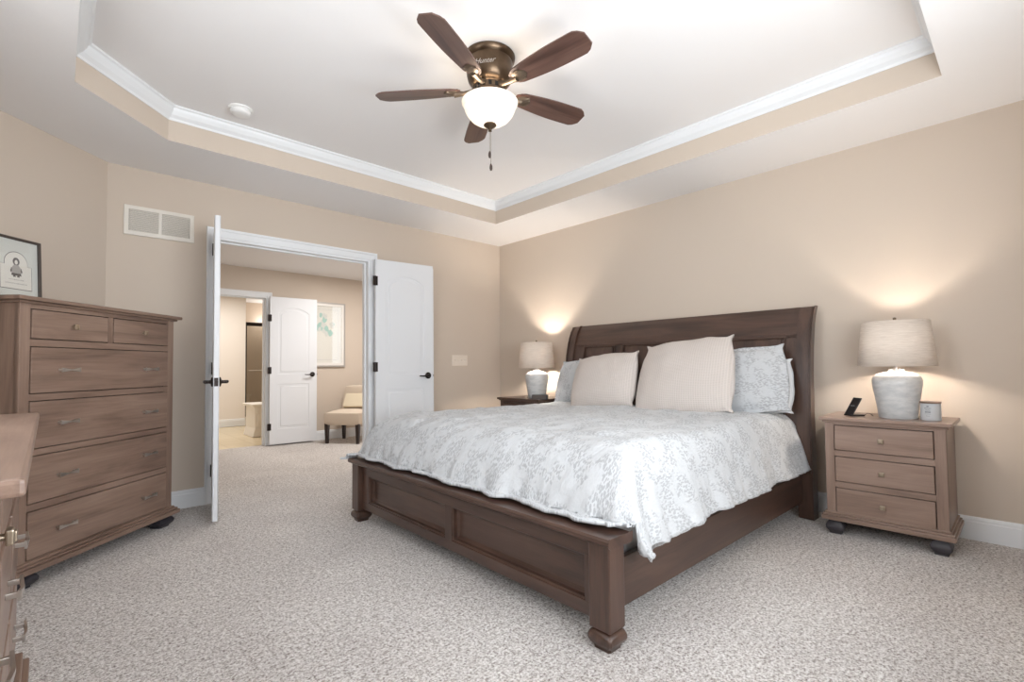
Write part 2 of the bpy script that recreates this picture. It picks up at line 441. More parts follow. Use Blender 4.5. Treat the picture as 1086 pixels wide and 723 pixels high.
# walls
bm = B()
bx(bm, -3.9, DX0, 0, .12, 0, H); bx(bm, DX1, .12, 0, .12, 0, H); bx(bm, DX0, DX1, 0, .12, DZ, H)
struct('wall_back', bm, 'wall_paint')
bm = B(); bx(bm, 0, .12, YF-.12, 0, 0, H); struct('wall_right', bm, 'wall_paint')
bm = B(); prism(bm, [(-3.596, 0), (XL, -.824), (XL-.12, -.824), (XL-.12, -.7), (-3.7, .12), (-3.596, .12)], 'z', 0, H); struct('wall_corner', bm, 'wall_paint')
bm = B()
bx(bm, XL-.12, XL, YF-.12, -3.5, 0, H); bx(bm, XL-.12, XL, -2.3, -.82, 0, H); bx(bm, XL-.12, XL, -3.5, -2.3, 0, 1.05); bx(bm, XL-.12, XL, -3.5, -2.3, 2.15, H)
struct('wall_left', bm, 'wall_paint')
bm = B()
bx(bm, XL, -3.7, YF-.12, YF, 0, H); bx(bm, -1.7, 0, YF-.12, YF, 0, H); bx(bm, -3.7, -1.7, YF-.12, YF, 0, .7); bx(bm, -3.7, -1.7, YF-.12, YF, 2.05, H)
struct('wall_front', bm, 'wall_paint')
def window(name, o, w, z0, z1, rot):
    f = B(); D = .1
    frame_loop(f, -w/2, w/2, z0, z1, rect_prof(.05, 0, D))
    bx(f, -.03, .03, .02, .07, z0+.05, z1-.05); bx(f, -w/2+.05, -.03, .021, .06, (z0+z1)/2-.02, (z0+z1)/2+.02); bx(f, .03, w/2-.05, .021, .06, (z0+z1)/2-.02, (z0+z1)/2+.02)
    frame_loop(f, -w/2-.07, w/2+.07, z0-.07, z1+.07, rect_prof(.069, -.02, -.0005))
    ob = struct(name, f, 'trim_paint'); ob.location = o; ob.rotation_euler = (0, 0, rot)
    g = B(); bx(g, -w/2+.05, w/2-.05, .038, .044, z0+.05, z1-.05); obj('window_pane', g, 'pane_glass', ob)
window('window_1', (-2.7, YF, 0), 2.0, .7, 2.05, R(180))
window('window_fill_left', (XL, -2.9, 0), 1.2, 1.05, 2.15, R(90))  # added unseen window, an opening for the left fill light
# the room beyond the double doors
bm = B(); bx(bm, -3.35, -2.41, YH, YH+.12, 0, HH); bx(bm, -1.80, .5, YH, YH+.12, 0, HH); bx(bm, -2.41, -1.80, YH, YH+.12, 1.975, HH)
struct('wall_hall_far', bm, 'wall_paint')
bm = B(); bx(bm, .3, .42, .12, YH, 0, HH); struct('wall_hall_right', bm, 'wall_paint')
bm = B(); bx(bm, -3.47, -3.35, .12, YH, 0, HH); struct('wall_hall_left', bm, 'wall_paint')
bm = B(); bx(bm, -3.5, .5, .12, YH+.12, HH, HH+.1); struct('ceiling_hall', bm, 'ceiling_paint')
# bathroom beyond
bm = B(); bx(bm, -3.4, -3.3, YH+.12, 7, 0, HH); bx(bm, -3.3, -1.34, 5.4, 5.52, 0, HH); bx(bm, -1.46, -1.34, 5.52, 6.4, 0, HH)
struct('wall_bathroom', bm, 'bath_paint')
bm = B(); bx(bm, -1.34, 0, 6.3, 6.4, 0, HH); bx(bm, -.1, 0, YH+.12, 6.3, 0, HH); struct('wall_shower', bm, 'shower_tile')
bm = B(); bx(bm, -3.4, 0, YH+.12, 6.5, HH, HH+.1); struct('ceiling_bathroom', bm, 'ceiling_paint')
# baseboards
BP = [(0, 0), (.016, 0), (.016, .100), (.012, .106), (.012, .118), (.007, .128), (0, .131)]
def base(name, path, side=1):
    b_ = B(); sweep(b_, path, BP, side=side); struct(name, b_, 'trim_paint')
base('baseboard_right', [(0, YF), (0, 0), (-1.593, 0)])
base('baseboard_back', [(-3.007, 0), (-3.596, 0), (XL, -.824), (XL, YF)])
base('baseboard_hall', [(.3, YH), (-1.73, YH)])
base('baseboard_bathroom', [(-1.34, 5.4), (-3.3, 5.4)])
# casing and jamb of the double doorway
def casing(name, x0, x1, zt, y, w, d, room):
    """three-sided stepped casing on a wall at y; room = -1 if it faces -y"""
    b_ = B()
    frame_loop(b_, x0-w, x1+w, 0, zt+w, [(0, y), (0, y+room*.018), (.003, y+room*.020), (w*.25, y+room*.018), (w*.32, y+room*.013), (w, y+room*.008), (w, y)], open_bottom=True)
    frame_loop(b_, x0-.001, x1+.001, 0, zt+.001, [(0, y), (.02, y), (.02, y+d*.45), (.032, y+d*.45), (.032, y+d*.8), (.02, y+d*.8), (.02, y+d), (0, y+d)], open_bottom=True)
    return struct(name, b_, 'trim_paint')
casing('trim_2', DX0, DX1, DZ, 0, .067, .12, -1)
casing('trim_3', -2.41, -1.80, 1.97, YH, .055, .12, -1)
# doors -------------------------------------------------------------
def arch_panel(x0, x1, z0, z1, rise, n=14):
    p = [(x0, z0), (x1, z0), (x1, z1-rise)]
    if rise:
        for k in range(1, n):
            t = k/n; x = x1+(x0-x1)*t; p.append((x, z1-rise+rise*math.sin(PI*t)**.8))
        p.append((x0, z1-rise))
    else: p[2] = (x1, z1); p.append((x0, z1))
    return p
def inset(pts, d):
    cx = sum(p[0] for p in pts)/len(pts); cz = sum(p[1] for p in pts)/len(pts)
    xs = [p[0] for p in pts]; zs = [p[1] for p in pts]; w = max(xs)-min(xs); h = max(zs)-min(zs)
    mx, mz = (max(xs)+min(xs))/2, (max(zs)+min(zs))/2
    return [(mx+(x-mx)*(w-2*d)/w, mz+(z-mz)*(h-2*d)/h) for x, z in pts]
def lever(bm, x, z, y, out, dirx):
    """rose and lever on a face at y; out = +-1 normal direction along y; dirx = way the lever points"""
    m = Matrix.Translation((x, y, z)) @ Matrix.Rotation(R(90)*(-out), 4, 'X')
    lathe(bm, [(0, 0), (.031, 0), (.033, .004), (.030, .010), (.014, .014), (.011, .02), (.011, .045), (0, .046)], seg=24, mat=m)
    tube(bm, [(x, y+out*.045, z), (x+dirx*.03, y+out*.05, z+.002), (x+dirx*.07, y+out*.048, z-.004), (x+dirx*.112, y+out*.046, z-.001)], [.011, .009, .007, .006])
def door(name, w, h, hinge, rot, astragal=False, hz=(.25, 1.02, 1.83), flip=1, zc=.02, handle_z=.93, knuckle=-1):
    """leaf in local x from 0 (hinge) to w, thickness .035 around y=0"""
    o = B(); T = .035
    bx(o, 0, w, -T/2+.005, T/2-.005, zc, h)
    m = .105; mid = 0.88
    up = arch_panel(m, w-m, mid+.06, h-.14, .075); dn = arch_panel(m, w-m, zc+.20, mid-.075, 0)
    outer = [(0, zc), (w, zc), (w, h), (0, h)]
    for s in (-1, 1):
        M = axes((0, s*(T/2-.0045), 0), (1, 0, 0), (0, 0, 1))
        curve_mesh(o, [outer, up, dn], .009, .0035, M)
        curve_mesh(o, [inset(up, .03)], .009, .004, M); curve_mesh(o, [inset(dn, .03)], .009, .004, M)
    d = struct(name, o, 'door_paint'); d.location = hinge; d.rotation_euler = (0, 0, rot)
    h_ = B(); lever(h_, w-.06, handle_z, -T/2, -1, -1); hh = obj('door_handle', h_, 'black_bronze', d, True)
    h_ = B(); lever(h_, w-.06, handle_z, T/2, 1, -1); obj('door_handle', h_, 'black_bronze', d, True)
    h_ = B(); bx(h_, w-.0005, w+.002, -.012, .012, handle_z-.028, handle_z+.028, .001); bx(h_, w, w+.011, -.007, .007, handle_z-.009, handle_z+.009, .003)
    obj('latch_plate', h_, 'black_bronze', d)
    for z in hz:
        h_ = B(); lathe(h_, [(0, z-.046), (.007, z-.046), (.007, z+.046), (0, z+.046)], c=(-.004, knuckle*T/2, 0), seg=12)
        bx(h_, -.026, -.004, knuckle*T/2-.003, knuckle*T/2+.003, z-.044, z+.044); bx(h_, -.004, .02, knuckle*T/2-.002, knuckle*T/2+.002, z-.044, z+.044)
        obj('hinge', h_, 'black_bronze', d)
    if astragal:
        s = B(); bx(s, w-.03, w+.024, T/2*flip, T/2*flip+.012*flip, zc, h-.02, .003); obj('astragal', s, 'door_paint', d)
    return d
# left leaf stands open into the bedroom, its edge to the camera
aL = math.atan2(-.603+.03, -3.061+2.95)
door('door_1', .585, 2.04, (-2.95, -.035, 0), aL, hz=(.25, 1.02, 1.93))
# right leaf folded back along the wall
aR = math.atan2(-.157+.093, -1.06+1.66)
door('door_2', .60, 2.035, (-1.655, -.088, 0), aR, astragal=True, flip=1)
door('door_3', .60, 1.965, (-1.79, YH-.075, 0), R(-4), hz=(.25, .99, 1.68), zc=.02)

# vent, switches, smoke detector --------------------------------------
t = thing('air_vent', 'white two panel air return grille high on the wall left of the doors', 'vent', (-3.298, 0, 1.962))
f = B(); w_, h_ = .415, .208
frame_loop(f, -w_/2, w_/2, 0, h_, rect_prof(.028, -.012, 0))
bx(f, -.009, .009, -.0115, 0, .0275, h_-.0275, .001)
obj('frame', f, 'vent_metal', t)
f = B(); bx(f, -w_/2+.02, w_/2-.02, -.002, 0, .02, h_-.02); obj('backing', f, 'vent_dark', t)
for sx in (-1, 1):
    f = B()
    for k in range(13):
        z = .032+k*.0118
        x0, x1 = sorted((sx*.009, sx*(w_/2-.03)))
        bx(f, x0, x1, -.0012, .0012, -.005, .005, mat=Matrix.Translation((0, -.0065, z)) @ Matrix.Rotation(R(42), 4, 'X'))
    obj('louvre_panel', f, 'vent_metal', t)
t = thing('light_switch', 'ivory four gang toggle switch plate on wall beside right door', 'light switch', (-.603, 0, 1.083))
f = B(); bx(f, -.105, .105, -.006, 0, -.058, .058, .003); obj('switch_plate', f, 'ivory_plastic', t)
for k in range(4):
    f = B(); x = -.0685+k*.0457
    bx(f, x-.006, x+.006, -.008, -.005, -.013, .013, .001, mi=0)
    bx(f, x-.004, x+.004, -.007, .007, -.006, .006, .002, mat=Matrix.Translation((0, -.010, .004)) @ Matrix.Rotation(R(-35), 4, 'X'))
    obj('toggle', f, 'ivory_plastic', t)
t = thing('smoke_detector', 'round white smoke detector on the raised ceiling left of fan', 'smoke detector', (-3.01, -.93, HT))
f = B(); lathe(f, [(0, 0), (.07, 0), (.07, -.008), (.066, -.012), (0, -.012)], seg=36); obj('base_plate', f, 'white_plastic', t, True)
f = B(); lathe(f, [(0, -.012), (.058, -.012), (.060, -.018), (.058, -.026), (.050, -.036), (.03, -.041), (0, -.042)], seg=36); obj('cover', f, 'white_plastic', t, True)

# ------------------------------------------------------------------ case furniture
def foot_block(bm, x, y, w, h):
    sqloft(bm, [(w*.40, h), (w*.40, h*.88), (w*.50, h*.74), (w*.56, h*.55), (w*.54, h*.38), (w*.42, h*.18), (w*.36, h*.12), (w*.36, 0)], (x, y, 0), bev=.006)
def bow_pull(name, parent, x, z, y, l=.10):
    b_ = B()
    n = 9; ring = []
    t_ = bmesh.new()
    for k in range(n):
        u = k/(n-1)*2-1; a = abs(u)
        hw = .0035+.0075*a**1.3; yy = y-.026+.004*a; th = .003
        ring.append([t_.verts.new(c) for c in ((x+u*l/2, yy-th, z-hw), (x+u*l/2, yy+th, z-hw), (x+u*l/2, yy+th, z+hw), (x+u*l/2, yy-th, z+hw))])
    for p, q in zip(ring, ring[1:]):
        for j in range(4): t_.faces.new((p[j], p[(j+1) % 4], q[(j+1) % 4], q[j]))
    t_.faces.new(ring[0]); t_.faces.new(ring[-1]); merge(b_, t_)
    for s in (-1, 1): bx(b_, x+s*l*.42-.004, x+s*l*.42+.004, y-.024, y, z-.006, z+.006, .001)
    return obj(name, b_, 'nickel', parent)
def sq_knob(name, parent, x, z, y, s=.026):
    b_ = B()
    m = axes((x, y, z), (1, 0, 0), (0, 0, 1))
    lathe(b_, [(0, 0), (.008, 0), (.006, .006), (.006, .014), (0, .014)], seg=16, mat=m)
    bx(b_, x-s/2, x+s/2, y-.024, y-.013, z-s/2, z+s/2, .003)
    bx(b_, x-s*.33, x+s*.33, y-.027, y-.022, z-s*.33, z+s*.33, .002)
    return obj(name, b_, 'brass_knob', parent)
def case(root, W_, D_, zb, zt, drawers, wd, ovh=.03, top_t=.02, foot_w=.09, foot_mat='foot_dark', split=None, base_h=.045, foot_x=None, side_ovh=None):
    """front at local y=0 facing -y; zb top of feet, zt top surface"""
    so = ovh if side_ovh is None else side_ovh
    b_ = B(); hb = zb+base_h; T = .02; zc = zt-top_t
    hw = W_/2
    bx(b_, -hw, -hw+T, .01, D_, zb+.01, zc, mi=1); bx(b_, hw-T, hw, .01, D_, zb+.01, zc, mi=1)
    bx(b_, -hw+T, hw-T, D_-.01, D_, zb, zc, mi=1)
    bx(b_, -hw+T, hw-T, .03, .04, zb+.02, zc, mi=2)      # black sheet painting the shade behind the drawer gaps
    xs = sorted({round(d[0], 4) for d in drawers} | {round(d[1], 4) for d in drawers})
    g = .004
    # face frame: stiles
    x0 = min(d[0] for d in drawers)-g; x1 = max(d[1] for d in drawers)+g
    bx(b_, -hw, x0, 0, .03, zb+.01, zc, .0025, 1); bx(b_, x1, hw, 0, .03, zb+.01, zc, .0025, 1)
    rows = sorted({(round(d[2], 4), round(d[3], 4)) for d in drawers})
    ed = [zb+.01]+[v for r in rows for v in (r[0]-g, r[1]+g)]+[zc]
    for k in range(0, len(ed), 2): bx(b_, x0-.002, x1+.002, .0015, .03, ed[k], ed[k+1], .001, 0)
    tops = [d for d in drawers if (round(d[2], 4), round(d[3], 4)) == rows[-1]]
    tops.sort()
    for a_, c_ in zip(tops, tops[1:]): bx(b_, a_[1]+g, c_[0]-g, .001, .03, rows[-1][0]-g, rows[-1][1]+g, .001, 1)
    obj('body', b_, [wd+'_x', wd+'_z', 'shade_black'], root)
    b_ = B(); bx(b_, -hw-so, hw+so, -ovh, D_+.005, zc, zt, .004); bx(b_, -hw-so*.45, hw+so*.45, -ovh*.45, D_, zc-.012, zc, .003)
    obj('top', b_, wd+'_x', root)
    b_ = B()
    bx(b_, -hw-ovh, hw+ovh, -ovh, D_, zb, zb+base_h*.5, .003); bx(b_, -hw-ovh*.75, hw+ovh*.75, -ovh*.75, D_, zb+base_h*.5, zb+base_h*.75, .004)
    bx(b_, -hw-ovh*.35, hw+ovh*.35, -ovh*.35, D_, zb+base_h*.75, zb+base_h, .003)
    obj('base_moulding', b_, wd+'_x', root)
    fx = foot_x if foot_x else hw-foot_w*.45
    for sx in (-1, 1):
        for yy in (foot_w*.4, D_-foot_w*.6):
            b_ = B(); foot_block(b_, sx*fx, yy, foot_w, zb); obj('foot', b_, foot_mat, root, True)
    for d in drawers:
        b_ = B(); bx(b_, d[0], d[1], -.003, .022, d[2], d[3], .0025); dr = obj('drawer', b_, wd+'_x', root)
        cx, cz = (d[0]+d[1])/2, (d[2]+d[3])/2
        if d[4] == 'knob': sq_knob('knob', dr, cx, cz, -.003)
        elif d[4] == 'pulls':
            for px in d[5]: bow_pull('handle', dr, px, cz, -.003)
# tall chest standing along the angled wall
CS = -3.078
t = thing('chest_of_drawers', 'tall brown wooden chest of drawers with seven drawers against the left wall', 'chest of drawers', ((CS-2.03)*S2, (CS+2.03)*S2, 0), R(45))
q = .269
dr = [(-.436, -.018, 1.171, 1.308, 'knob'), (.022, .436, 1.171, 1.308, 'knob')]
for z0, z1 in ((.909, 1.129), (.647, .869), (.390, .609), (.130, .350)): dr.append((-.436, .436, z0, z1, 'pulls', (-q+.015, q+.012)))
case(t, .978, .475, .072, 1.366, dr, 'case_wood', ovh=.035, base_h=.05, foot_w=.105, side_ovh=.035)
# nightstands
def nightstand(label, loc, wd, fm):
    t = thing('nightstand', label, 'nightstand', loc, R(-90), 'matching nightstands either side of the bed')
    case(t, .55, .41, .084, .692, [(-.225, .222, .500, .642, 'knob'), (-.225, .222, .316, .458, 'knob'), (-.225, .222, .132, .274, 'knob')], wd, ovh=.026, base_h=.05, foot_w=.082, foot_mat=fm)
    return t
nightstand('brown three drawer nightstand right of the bed holding lamp, charger and candle', (-.44, -3.697, 0), 'stand_wood', 'grey_foot')
nightstand('brown nightstand mostly hidden beyond the bed in the room corner', (-.44, -.76, 0), 'bed_wood', 'foot_dark')
# low dresser in the left foreground
DT = .88
t = thing('dresser', 'low brown dresser at the left edge in the near foreground', 'dresser', (-3.909, -2.727, 0), R(90.5))
ddr = []
for x0, x1 in ((-.62, -.22), (-.20, .20), (.22, .62)):
    for z0, z1, hh in ((.68, .82, 'knob'), (.42, .65, 'pulls'), (.17, .39, 'pulls')):
        ddr.append((x0, x1, z0, z1, hh, ((x0+x1)/2,)))
def dresser(root):
    W_, D_ = 1.16, .47; b_ = B()
    bx(b_, -.64, .64, .012, D_, .09, DT-.022, mi=1)
    obj('body', b_, ['case_wood_x', 'case_wood_z'], root)
    b_ = B(); bx(b_, -.678, .678, -.045, D_+.01, DT-.024, DT, .006); obj('top', b_, 'case_wood_x', root)
    b_ = B(); bx(b_, -.67, .67, -.035, D_, .07, .1, .003); bx(b_, -.655, .655, -.02, D_, .1, .13, .004); obj('base_moulding', b_, 'case_wood_x', root)
    for sx in (-1, 1):
        for yy in (.06, D_-.06):
            b_ = B(); foot_block(b_, sx*.59, yy, .1, .07); obj('foot', b_, 'foot_dark', root, True)
    for d in ddr:
        b_ = B(); bx(b_, d[0], d[1], -.004, .014, d[2], d[3], .003); o_ = obj('drawer', b_, 'case_wood_x', root)
        cx, cz = (d[0]+d[1])/2, (d[2]+d[3])/2
        if d[4] == 'knob': sq_knob('knob', o_, cx, cz, -.004)
        else: bow_pull('handle', o_, cx, cz, -.004, .11)
dresser(t)

# framed print leaning on the wall on top of the chest
fm = thing('framed_print', 'framed arched pencil drawing standing on the tall chest of drawers', 'framed print', ((-3.280-2.36)*S2, (-3.280+2.36)*S2, 1.3665), R(45))
fm.rotation_euler = (R(-2.5), 0, R(45))
fm.rotation_mode = 'XYZ'
fw, fh = .250, .352
b_ = B()
frame_loop(b_, -fw/2, fw/2, 0, fh, rect_prof(.013, -.012, .012))
obj('frame', b_, 'dark_frame', fm)
b_ = B(); bx(b_, -fw/2+.008, fw/2-.008, .0, .006, .008, fh-.008); obj('mat_board', b_, 'mat_board', fm)
def arch_out(w, h, z0, r):
    p = [(-w/2, z0), (w/2, z0), (w/2, z0+h-r-.012), (w/2-.022, z0+h-r-.012)]
    for k in range(0, 19):
        a = PI*k/18; p.append(((w/2-.022)*math.cos(a), z0+h-r+r*math.sin(a)))
    p += [(-w/2+.022, z0+h-r-.012), (-w/2, z0+h-r-.012)]
    return p
b_ = B(); ao = arch_out(.162, .20, .078, .06)
prism(b_, ao, 'y', -.0004, 0, 1); prism(b_, [(x*.965, (z-.078)*.965+.0815) for x, z in ao], 'y', -.0012, -.0004, 0)
obj('print_sheet', b_, ['paper', 'pencil'], fm)
b_ = B()       # small sketched figure: head with long hair, smock, skirt, shoes and a line of writing
prism(b_, [(.017*math.cos(a)*1.0, .200+.021*math.sin(a)) for a in [2*PI*k/20 for k in range(20)]], 'y', -.0016, -.0012, 0)
prism(b_, [(.008*math.cos(a), .197+.012*math.sin(a)) for a in [2*PI*k/16 for k in range(16)]], 'y', -.0020, -.0016, 2)
prism(b_, [(-.012, .182), (.012, .182), (.026, .160), (.024, .138), (-.024, .138), (-.026, .160)], 'y', -.0018, -.0012, 1)
prism(b_, [(-.022, .138), (.022, .138), (.026, .126), (-.026, .126)], 'y', -.0019, -.0012, 0)
for s in (-1, 1): prism(b_, [(s*.024, .168), (s*.030, .150), (s*.028, .140), (s*.022, .150)], 'y', -.0021, -.0012, 0)
for x in (-.010, .010): prism(b_, [(x-.007, .118), (x+.007, .118), (x+.005, .126), (x-.005, .126)], 'y', -.0017, -.0012, 0)
rn = random.Random(4)
for row, (zz, n_) in enumerate(((.104, 9), (.084, 13))):
    for k in range(n_):
        x = (k-(n_-1)/2)*.0085; bx(b_, x-.003, x+.002, -.0017, -.0012, zz-.001-rn.random()*.002, zz+.001+rn.random()*.002, mi=1)
bmesh.ops.translate(b_, vec=(0, 0, .025), verts=b_.verts[:])
obj('drawing', b_, ['pencil', 'pencil_light', 'paper'], fm)
b_ = B(); bx(b_, -fw/2+.01, fw/2-.01, -.006, -.0045, .01, fh-.01); obj('glass', b_, 'picture_glass', fm)

# ------------------------------------------------------------------ bed
bed = thing('bed', 'dark brown wooden sleigh bed with panelled headboard and low footboard', 'bed', (-2.392, -2.198, 0), R(-1.0))
def panel_board(bm, y0, y1, z0, z1, xf, xb, dep=.034, axis_mi=0):
    """a raised panel in an opening, seen from -x: sloped border and flat field"""
    t_ = bmesh.new()
    def ring(i, x): return [t_.verts.new((x, a, b)) for a, b in ((y0+i, z0+i), (y1-i, z0+i), (y1-i, z1-i), (y0+i, z1-i))]
    rs = [ring(0, xf), ring(.001, xf+.004), ring(.008, xf+.007), ring(.009, xf+.026), ring(.026, xf+dep), ring(.034, xf+dep+.0005)]
    for a, b in zip(rs, rs[1:]):
        for k in range(4): t_.faces.new((a[k], a[(k+1) % 4], b[(k+1) % 4], b[k]))
    t_.faces.new(rs[-1]); merge(bm, t_, axis_mi)
    bx(bm, xf+dep+.001, xb, y0-.01, y1+.01, z0-.01, z1+.01, mi=axis_mi)
fb = B()
bx(fb, .03, .07, -.96, .96, .085, .138, .003); bx(fb, .03, .07, -.96, .96, .306, .382, .003)
bx(fb, .0302, .07, .872, .96, .1, .34, mi=1); bx(fb, .0302, .07, -.96, -.918, .1, .34, mi=1); bx(fb, .03, .07, -.058, .003, .136, .308, .002, 1)
panel_board(fb, .003, .872, .138, .306, .031, .069); panel_board(fb, -.918, -.058, .138, .306, .031, .069)
fo = obj('footboard', fb, ['bed_wood_y', 'bed_wood_z'], bed)
b_ = B(); prism(b_, [(-.022, .386), (-.022, .400), (-.016, .408), (.115, .408), (.115, .386), (.108, .379), (-.012, .379)], 'y', -1.072, 1.072)
bmesh.ops.bevel(b_, geom=[e for e in b_.edges if abs(e.verts[0].co.x-e.verts[1].co.x) > .001 or abs(e.verts[0].co.z-e.verts[1].co.z) > .001], offset=.004, segments=2, affect='EDGES')
obj('footboard_cap', b_, 'bed_wood_y', bed)
for s in (-1, 1):
    b_ = B(); bx(b_, 0, .092, s*1.006-.047, s*1.006+.047, .072, .382, .005); p_ = obj('foot_post', b_, 'bed_wood_z', bed)
    b_ = B(); sqloft(b_, [(.034, .074), (.034, .068), (.046, .062), (.053, .048), (.054, .036), (.048, .022), (.038, .012), (.036, 0)], (.046, s*1.006, 0), bev=.008)
    obj('bun_foot', b_, 'bed_wood_z', p_, True)
    b_ = B(); bx(b_, .085, 2.2, s*.985-.014, s*.985+.014, .10, .285, .004); obj('side_rail', b_, 'bed_wood_x', bed)
# headboard: sleigh profile, local x = distance from the foot
HP = [(2.165, 0), (2.165, .70), (2.180, .95), (2.205, 1.12), (2.240, 1.26), (2.285, 1.36), (2.315, 1.398)]
def prof_band(z0, z1, th0, th1, off=0, n=14):
    def fx(z):
        for (xa, za), (xb, zb) in zip(HP, HP[1:]):
            if za <= z <= zb: return xa+(xb-xa)*(z-za)/(zb-za)
        return HP[-1][0]
    zs = [z0+(z1-z0)*k/n for k in range(n+1)]
    fr = [(fx(z)+off, z) for z in zs]; bk = [(fx(z)+off+(th0+(th1-th0)*(z-z0)/(z1-z0)), z) for z in zs]
    return fr+bk[::-1]
for s in (-1, 1):
    b_ = B(); prism(b_, prof_band(0, 1.398, .085, .045, -.012, 24)[:], 'y', s*1.02-.047, s*1.02+.047)
    bmesh.ops.bevel(b_, geom=[e for e in b_.edges if len(e.link_faces) == 2 and e.calc_face_angle(0) > R(50)], offset=.006, segments=2, affect='EDGES')
    obj('head_post', b_, 'bed_wood_z', bed, True)
    b_ = B(); prism(b_, prof_band(.3, 1.395, .012, .012, -.022, 20), 'y', s*1.052-.006, s*1.052+.006); obj('post_bead', b_, 'bed_wood_z', bed, True)
hb = B()
prism(hb, prof_band(1.225, 1.40, .045, .045, .006), 'y', -.975, .975, 0)
prism(hb, prof_band(1.21, 1.232, .03, .03, .000), 'y', -.975, .975, 0)
prism(hb, prof_band(.3, 1.22, .02, .02, .022), 'y', -.975, .975, 1)
prism(hb, prof_band(1.19, 1.225, .03, .03, .006), 'y', -.975, .975, 0); prism(hb, prof_band(.3, .55, .03, .03, .006), 'y', -.975, .975, 0)
for y0, y1 in ((.865, .975), (.43, .50), (-.50, -.43), (-.975, -.905)): prism(hb, prof_band(.5, 1.20, .03, .03, .006), 'y', y0, y1, 1)
for y0, y1 in ((.515, .85), (-.415, .415), (-.89, -.515)): prism(hb, prof_band(.6, 1.175, .01, .01, .010), 'y', y0+.02, y1-.02, 1)
for y in (.858, .507, .423, -.423, -.507, -.898): prism(hb, prof_band(.5, 1.19, .01, .01, .002), 'y', y-.004, y+.004, 1)
obj('headboard', hb, ['bed_wood_y', 'bed_wood_z'], bed, True)

b_ = B(); bx(b_, .16, 2.13, -.955, .955, .20, .43, .03, seg=3); bs = obj('box_spring', b_, 'white_sheet'); bs.location = bed.location; bs.rotation_euler = bed.rotation_euler
tag(bs, 'white box spring showing as a thin strip under the duvet hem', 'box spring')
b_ = B(); bx(b_, .24, 2.13, -.93, .93, .432, .60, .06, seg=4); ms_ = obj('mattress', b_, 'white_sheet', None, True); ms_.location = bed.location; ms_.rotation_euler = bed.rotation_euler
tag(ms_, 'white mattress hidden inside the bed under the floral duvet', 'mattress')

